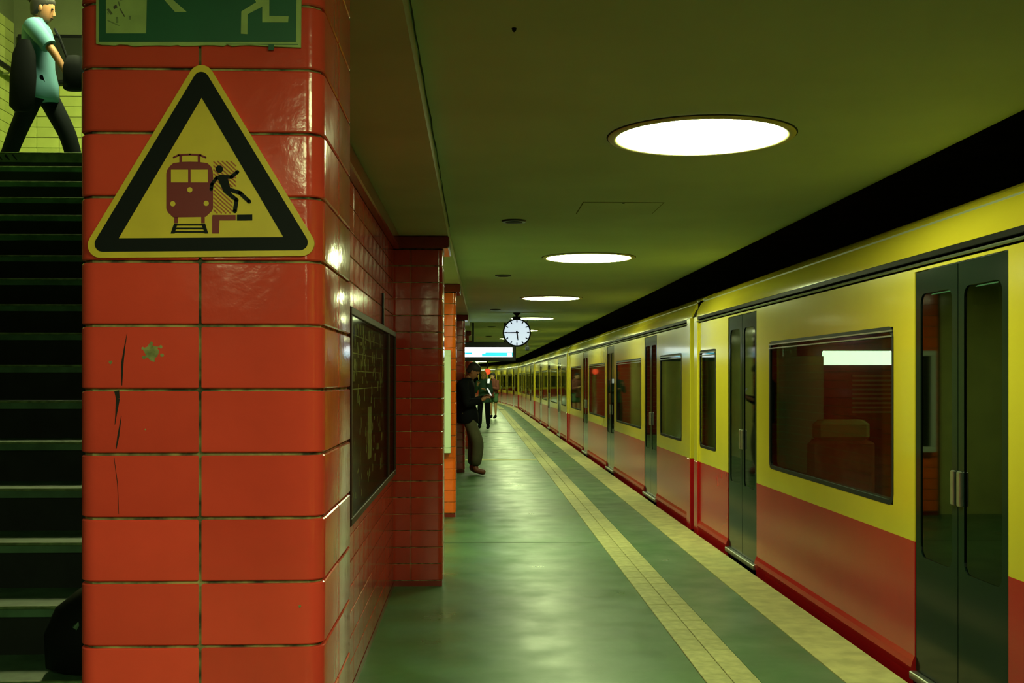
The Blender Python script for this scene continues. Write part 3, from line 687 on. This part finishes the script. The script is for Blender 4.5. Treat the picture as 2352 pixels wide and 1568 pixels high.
    # doors: two leaves each
    for d in doors:
        for xs, sg_ in (((TX, -1),) if not detail else ((TX, -1), (TX+TWD, 1))):
            for k, (a, b) in enumerate(((d-DW+.004, d-.004), (d+.004, d+DW-.004))):
                m_ = MB(); o_ = rrect(a, b, .045, 2.03, .01, 1); i_ = rrect(a+.055, b-.035 if k == 0 else b-.055, .62, 1.90, .05, 1)
                m_ = MB(); o_ = rrect(a, b, .045, 2.03, .01, 4); i_ = rrect(a+.06, b-.06, .62, 1.92, .05, 4)
                ring_yz(m_, o_, i_, xs-sg_*.004, xs-sg_*.045); df = m_.obj('door_leaf', 'tdoor', t)
                x0, x1 = sorted((xs-sg_*.010, xs-sg_*.016)); MB().box(x0, x1, a+.055, b-.055, .61, 1.93).obj('pane', 'dglass', df)
                if xs == TX:
                    yy = b-.03 if k == 0 else a+.03
                    MB().box(TX-.012, TX+.006, yy-.018, yy+.018, .92, 1.08, c=.004).obj('door_button', 'steel', df)
        MB().box(TX-.03, TX+.10, d-DW, d+DW, .0, .04, c=.004).obj('door_sill', 'steel', t)
    if detail:
        sm = {}
        for d0, d1 in windows:
            if d1-d0 < 1.6: continue
            for yy, dirn in ((d0+.42, 1), (d1-.42, -1)):
                for xx in (TX+.42, TX+TWD-.42):
                    s_ = MB(); s_.box(-.24, .24, -.05, .42, .36, .46, c=.03); s_.box(-.24, .24, -.10, .0, .42, 1.02, c=.035); s_.box(-.2, .2, .0, .3, .0, .36, mi=1, c=.02)
                    so = s_.obj('seat', ['seat', 'tfloor'], t, loc=(xx, yy, .05), rot=(0, 0, 0 if dirn > 0 else PI))
                    MB().box(-.2, .2, -.105, .01, 1.0, 1.16, c=.035).obj('headrest', 'seat2', so)
        for d in doors:
            MB().tube([(TX+.5, d+DW+.12, .05), (TX+.5, d+DW+.12, 2.24)], .017, 8).obj('grab_pole', 'steel', t)
            MB().box(TX+.07, TX+.85, d+DW+.03, d+DW+.06, .05, 1.7).obj('draught_screen', 'tin', t)
        # small dim interior lights
        MB().box(TX+1.35, TX+1.65, .8, L-.8, 2.21, 2.24).obj('interior_light', mat('train_ceiling_glow', (.8, .9, .7), .4, emit=(.75, 1.0, .55), es=7.0), t)
    if lit_end:
        MB().box(3.45, 4.15, L-.09, L-.06, 1.64, 1.78, c=.01).obj('lit_information_panel', 'tlamp', t)
        v_ = MB()
        for k in range(9): v_.box(3.75, 4.15, L-.085, L-.06, 1.16+k*.045, 1.18+k*.045)
        v_.obj('air_grille', 'steel', t)
    return t
C1 = -4.1; L1 = 15.35
train_car('nearest train car filling the right edge, seats visible through its windows', L1, [.9-C1, 5.11-C1, 9.31-C1],
          [(.4, 1.6), (2.0, 4.2), (1.66-C1, 4.35-C1), (5.90-C1, 8.42-C1), (10.32-C1, 11.06-C1)], C1, lit_end=True)
L2 = 15.3
train_car('second train car, beyond the first yellow corner post', L2, [2.7, 6.95, 11.2], [(.55, 1.95), (3.5, 6.15), (7.75, 10.4), (12.1, 14.6)], 11.5)
names = ['third train car, directly beyond the second one', 'fourth train car, small in the distance below the clock', 'fifth train car, beginning to bend left in the distance', 'last visible train car at the far bend of the platform', 'hidden train car past the far bend']
for i, s0 in enumerate((27.1, 42.7, 58.3, 73.9, 89.5)):
    train_car(names[i], L2, [2.7, 6.95, 11.2], [(.55, 1.95), (3.5, 6.15), (7.75, 10.4), (12.1, 14.6)], s0, detail=i < 1)

# ------------------------------------------------------------------ people
def skin_obj(name, chains, material, parent, sub=2):
    """chains: list of polylines [(x,y,z,r),...]; points that coincide are shared joints"""
    vs = []; rs = []; es = []; idx = {}
    for ch_ in chains:
        prev = None
        for p in ch_:
            key = tuple(round(c, 3) for c in p[:3])
            if key not in idx: idx[key] = len(vs); vs.append(p[:3]); rs.append(p[3])
            i = idx[key]
            if prev is not None and prev != i: es.append((prev, i))
            prev = i
    me = bpy.data.meshes.new(name); me.from_pydata(vs, es, []); me.update()
    o = link(name, me, parent)
    md = o.modifiers.new('skin', 'SKIN'); md.use_smooth_shade = True
    if not me.skin_vertices: me.skin_vertices  # layer made by the modifier
    for sv, r in zip(me.skin_vertices[0].data, rs):
        rr = r if isinstance(r, tuple) else (r, r); sv.radius = rr
    me.skin_vertices[0].data[0].use_root = True
    sb = o.modifiers.new('subdivision', 'SUBSURF'); sb.levels = sub; sb.render_levels = sub
    me.materials.append(M[material]); return o
def person(label, loc, rz, J, mats, hair_style='short', scale=1.0, bare_legs=False):
    """faces local +X; J: joints"""
    t = thing('person', label, 'person', loc, rz); t.scale = (scale,)*3
    V = lambda k, r: (*J[k], r)
    mid = lambda a, b, f, r: (*(Vector(J[a])*(1-f)+Vector(J[b])*f), r)
    # body: one continuous figure
    torso = [V('pel', .090), V('spine', .080), V('chest', .095), V('neck', .052), V('skull', .060)]
    ch_ = [torso]
    for s in 'lr':
        ch_.append([V('chest', .095), V('sh'+s, .045), V('el'+s, .038), V('wr'+s, .027), V('ha'+s, .034)])
        ch_.append([V('pel', .090), V('hip'+s, .075), V('kn'+s, .052), mid('kn'+s, 'an'+s, .35, .052), V('an'+s, .030), V('to'+s, .018)])
    skin_obj('body', ch_, mats['skin'], t)
    # head with face
    hx, hy, hz = J['skull']; pitch = J.get('pitch', 0)
    hd_ = MB(); rings = []
    for f_, rx, ry, ox in ((-.115, .030, .028, .030), (-.095, .055, .045, .022), (-.06, .075, .062, .012), (-.02, .088, .070, .004), (.02, .095, .075, -.002), (.06, .093, .074, -.006), (.09, .075, .060, -.008), (.108, .045, .038, -.008), (.114, .01, .01, -.008)):
        rings.append([(ox+rx*math.cos(2*PI*k/16), ry*math.sin(2*PI*k/16), f_) for k in range(16)])
    hd_.loft(rings)
    hd_.loft([[(.092, -.010, -.045), (.092, .010, -.045), (.115, .004, -.040), (.115, -.004, -.040)], [(.090, -.005, .006), (.090, .005, .006), (.096, .002, .006), (.096, -.002, .006)]])
    h = hd_.obj('head', mats['skin'], t, smooth=70, loc=(hx+.02, hy, hz+.05), rot=(0, pitch, 0))
    for s in (-1, 1):
        MB().ell((0, s*.076, -.01), (.018, .010, .03), 8, 6).obj('ear', mats['skin'], h, smooth=60)
        MB().ell((.088, s*.030, .005), (.010, .013, .008), 8, 6).obj('eye', 'black', h, smooth=60)
    MB().ell((.083, 0, -.068), (.010, .024, .006), 8, 5).obj('mouth', 'maroon', h, smooth=60)
    hr_ = MB(); rings = []
    for f_, rx, ry, ox in ((-.06, .05, .065, -.05), (-.02, .075, .080, -.035), (.03, .098, .086, -.018), (.07, .105, .088, -.008), (.10, .090, .075, -.008), (.125, .055, .048, -.010), (.133, .01, .01, -.01)):
        rings.append([(ox+rx*math.cos(2*PI*k/16)*(1+.05*math.sin(5*k)), ry*math.sin(2*PI*k/16)*(1+.04*math.cos(7*k)), f_) for k in range(16)])
    hr_.loft(rings)
    if hair_style == 'bun': hr_.ell((-.11, 0, .09), (.055, .05, .05), 10, 7)
    if hair_style == 'long': hr_.loft([[(-.07+.04*math.cos(2*PI*k/10)-q*.1, .075*math.sin(2*PI*k/10), -q) for k in range(10)] for q in (-.03, .08, .17, .24)])
    hr_.obj('hair', mats['hair'], h, smooth=70)
    # hands: palm already on the arm, five separate fingers
    for s in 'lr':
        w = Vector(J['wr'+s]); p = Vector(J['ha'+s]); d = (p-w).normalized(); sd = Vector(J.get('palm'+s, (0, 0, 1))).cross(d).normalized(); dn = d.cross(sd)
        fc = []
        for k, ln in enumerate((.062, .072, .068, .055)):
            b = p+sd*(.025-.017*k)*1.0; fc.append([(*(b-d*.01), .010), (*(b+d*ln*.5-dn*.006), .0088), (*(b+d*ln*.85-dn*.03), .0078), (*(b+d*ln*.9-dn*.05), .007)])
        b = p-d*.03+sd*.03; fc.append([(*b, .011), (*(b+sd*.025+d*.03-dn*.01), .010), (*(b+sd*.022+d*.06-dn*.025), .008)])
        for c_ in fc: skin_obj('finger', [c_], mats['skin'], t, 1)
    # clothes
    bk = mats.get('bulk', 1.0); gm = MB(); P = lambda k: Vector(J[k]); rr_ = []
    shm = (P('shl')+P('shr'))/2; tw = (P('shl').y-P('shr').y)/.38
    for c_, wx, wy in ((P('pel')+Vector((0, 0, -.15)), .135, .180), (P('pel')+Vector((0, 0, -.14)), .145, .192), (P('pel'), .138, .182), (P('spine'), .118, .160), (P('spine')*.4+P('chest')*.6, .128, .178), (P('chest')+Vector((0, 0, .03)), .130, .196*tw),
                       (shm+Vector((0, 0, .015)), .112, .205*tw), (shm+Vector((0, 0, .052)), .090, .165*tw), (P('neck')*.6+shm*.4+Vector((0, 0, .035)), .070, .10), (P('neck')+Vector((0, 0, .03)), .062, .070)):
        rr_.append([(c_.x+wx*bk*math.cos(2*PI*k/20)*(1+.025*math.sin(3*k+c_.z*20)), c_.y+wy*bk**.6*math.sin(2*PI*k/20)*(1+.02*math.cos(5*k+c_.z*31)), c_.z) for k in range(20)])
    gm.loft(rr_)
    for s in 'lr':
        sh, el, wr = P('sh'+s), P('el'+s), P('wr'+s); inn = sh*.8+shm*.2
        if mats.get('sleeve') == 'short': gm.tube([inn, sh, sh*.6+el*.4, sh*.2+el*.8], [.075, .080, .074, .070], 14)
        else: gm.tube([inn, sh, sh*.5+el*.5, el*.93+sh*.07, el+(el-sh).normalized()*.012, el*.9+wr*.1, el*.4+wr*.6, el*.08+wr*.92], [x*bk for x in (.070, .076, .066, .060, .056, .056, .050, .040)], 14)
    gm.obj(mats.get('topname', 'jacket'), mats['top'], t, smooth=75)
    leg = []
    for s in 'lr':
        if bare_legs: leg.append([(J['pel'][0], J['pel'][1], J['pel'][2]-.04, .115), V('hip'+s, .115), mid('hip'+s, 'kn'+s, .75, .105)])
        else: leg.append([(J['pel'][0], J['pel'][1], J['pel'][2]-.075, .095), V('hip'+s, .100), V('kn'+s, mats.get('kr', .082)), mid('kn'+s, 'an'+s, .5, mats.get('kr', .082)*.92), mid('kn'+s, 'an'+s, .93, mats.get('ar', .062))])
    skin_obj('shorts' if bare_legs else 'trousers', leg, mats['leg'], t)
    for s in 'lr':
        a = Vector(J['an'+s]); b = Vector(J['to'+s]); hl_ = a+(a-b).normalized()*.03
        skin_obj('shoe', [[(a.x, a.y, a.z+.07, .056), (a.x, a.y, a.z-.02, .056), (*(a*.4+b*.6), .052), (b.x+(b.x-a.x)*.12, b.y, b.z, .046)]], mats['shoe'], t, 2)
    return t
def phone(loc, rot, glow=True, label='dark phone held by the man in the black jacket'):
    t = thing('phone', label, 'phone', loc); t.rotation_euler = rot
    MB().box(-.036, .036, -.005, .004, -.072, .072, c=.003).obj('phone_body', 'black', t)
    if glow: MB().box(-.032, .032, -.006, -.005, -.066, .066).obj('screen', 'phoneglow', t)
    return t
# man leaning on the fourth pillar, looking down at his phone; faces right
J = dict(pel=(-.02, 0, .96), spine=(-.05, 0, 1.12), chest=(-.06, 0, 1.33), neck=(-.02, 0, 1.49), skull=(.05, 0, 1.57), pitch=.62,
         shl=(-.06, .19, 1.42), ell=(-.02, .24, 1.13), wrl=(.22, .08, 1.20), hal=(.28, .04, 1.24),
         shr=(-.05, -.19, 1.42), elr=(.02, -.25, 1.12), wrr=(.22, -.09, 1.17), har=(.28, -.05, 1.21), palml=(0, .3, 1), palmr=(0, -.3, 1),
         hipl=(0, .10, .90), knl=(.06, .11, .49), anl=(.02, .11, .10), tol=(.16, .12, .045),
         hipr=(.0, -.10, .90), knr=(.17, -.10, .50), anr=(.12, -.10, .10), tor=(.27, -.10, .045))
person('man in black jacket leaning on a red pillar and looking down at his phone', (-.105, 17.72, 0), -.22, J,
       dict(skin='skin', hair='hair', top='jacket', leg='olive', shoe='boot', topname='jacket', kr=.105, ar=.085, bulk=1.18))
phone((.215, 17.62, 1.30), (.5, 0, -1.2))
# person further on, dark clothes, fair hair
J2 = dict(pel=(0, 0, .95), spine=(0, 0, 1.1), chest=(0, 0, 1.32), neck=(.01, 0, 1.48), skull=(.03, 0, 1.56), pitch=.25,
          shl=(0, .18, 1.41), ell=(.04, .24, 1.13), wrl=(.25, .10, 1.18), hal=(.32, .07, 1.22), shr=(0, -.18, 1.41), elr=(.06, -.24, 1.14), wrr=(.24, -.12, 1.32), har=(.28, -.10, 1.39), palml=(0, 0, 1), palmr=(0, 0, 1),
          hipl=(0, .10, .90), knl=(.02, .12, .49), anl=(0, .13, .10), tol=(.13, .15, .045), hipr=(0, -.10, .90), knr=(.03, -.12, .49), anr=(0, -.13, .10), tor=(.13, -.15, .045))
q = at(1112, 985, 33.0)
person('person in dark clothes with fair hair standing behind the man with the phone', (q.x, 33.6, 0), -PI/2-.3, J2, dict(skin='skin2', hair='hair2', top='teal', leg='navy', shoe='navy', topname='coat'), hair_style='long')
phone((q.x+.13, 33.28, 1.44), (.3, 0, .2), label='lit phone held by the fair-haired person')
# person with bare legs and maroon top, farther
J3 = dict(J2); J3.update(knl=(.0, .10, .49), anl=(0, .10, .10), tol=(.13, .11, .045), knr=(.03, -.10, .49), anr=(0, -.10, .10), tor=(.13, -.10, .045))
q = at(1131, 962, 42.0)
person('person in maroon top and green shorts with bare legs farther down the platform', (q.x+.05, 42.4, 0), -PI/2-.7, J3, dict(skin='skin2', hair='hair', top='maroon', leg='greensk', shoe='navy', topname='sweater'), bare_legs=True, hair_style='long')
# person striding across the landing
J4 = dict(pel=(0, 0, .90), spine=(-.01, 0, 1.06), chest=(-.03, 0, 1.29), neck=(-.02, 0, 1.45), skull=(.0, 0, 1.52), pitch=.15,
          shl=(-.05, .17, 1.38), ell=(-.16, .22, 1.14), wrl=(-.20, .24, .92), hal=(-.18, .24, .85), shr=(-.02, -.17, 1.38), elr=(.18, -.20, 1.14), wrr=(.28, -.18, .96), har=(.32, -.17, .90), palml=(1, 0, 0), palmr=(1, 0, 0),
          hipl=(0, .09, .86), knl=(.20, .09, .48), anl=(.30, .09, .12), tol=(.43, .09, .08), hipr=(0, -.09, .86), knr=(-.17, -.09, .47), anr=(-.30, -.09, .13), tor=(-.18, -.09, .05))
q = at(95, 335, 10.2)
person('person in pale blue shirt and dark trousers striding across the stair landing', (q.x, 10.2, LZ), 0, J4, dict(skin='skin', hair='hair', top='cyan', leg='navy', shoe='navy', topname='shirt', sleeve='short'), hair_style='bun')
hb = thing('hand_bag', 'black bag carried at the side of the striding person', 'bag', (q.x+.36, 10.0, LZ+.80))
rings = []
for z, wx, wy in ((0, .07, .04), (.02, .10, .06), (.2, .10, .065), (.30, .07, .04), (.31, .02, .01)): rings.append([(wx*math.cos(2*PI*k/14), wy*math.sin(2*PI*k/14), z) for k in range(14)])
MB().loft(rings).obj('bag_body', 'jacket', hb, smooth=60); MB().tube([(-.06, 0, .28), (-.14, .02, .48), (-.2, .08, .56)], .012, 6).obj('strap', 'jacket', hb)
hb2 = thing('dark_coat', 'black coat slung over the trailing arm of the striding person', 'coat', (q.x-.07, 9.94, LZ+.60))
rings = []
for z, wx, wy in ((0, .06, .03), (.05, .11, .05), (.3, .115, .06), (.5, .10, .05), (.62, .05, .03)): rings.append([(wx*math.cos(2*PI*k/14)+.04*z, wy*math.sin(2*PI*k/14), z) for k in range(14)])
MB().loft(rings).obj('coat_cloth', 'jacket', hb2, smooth=60)
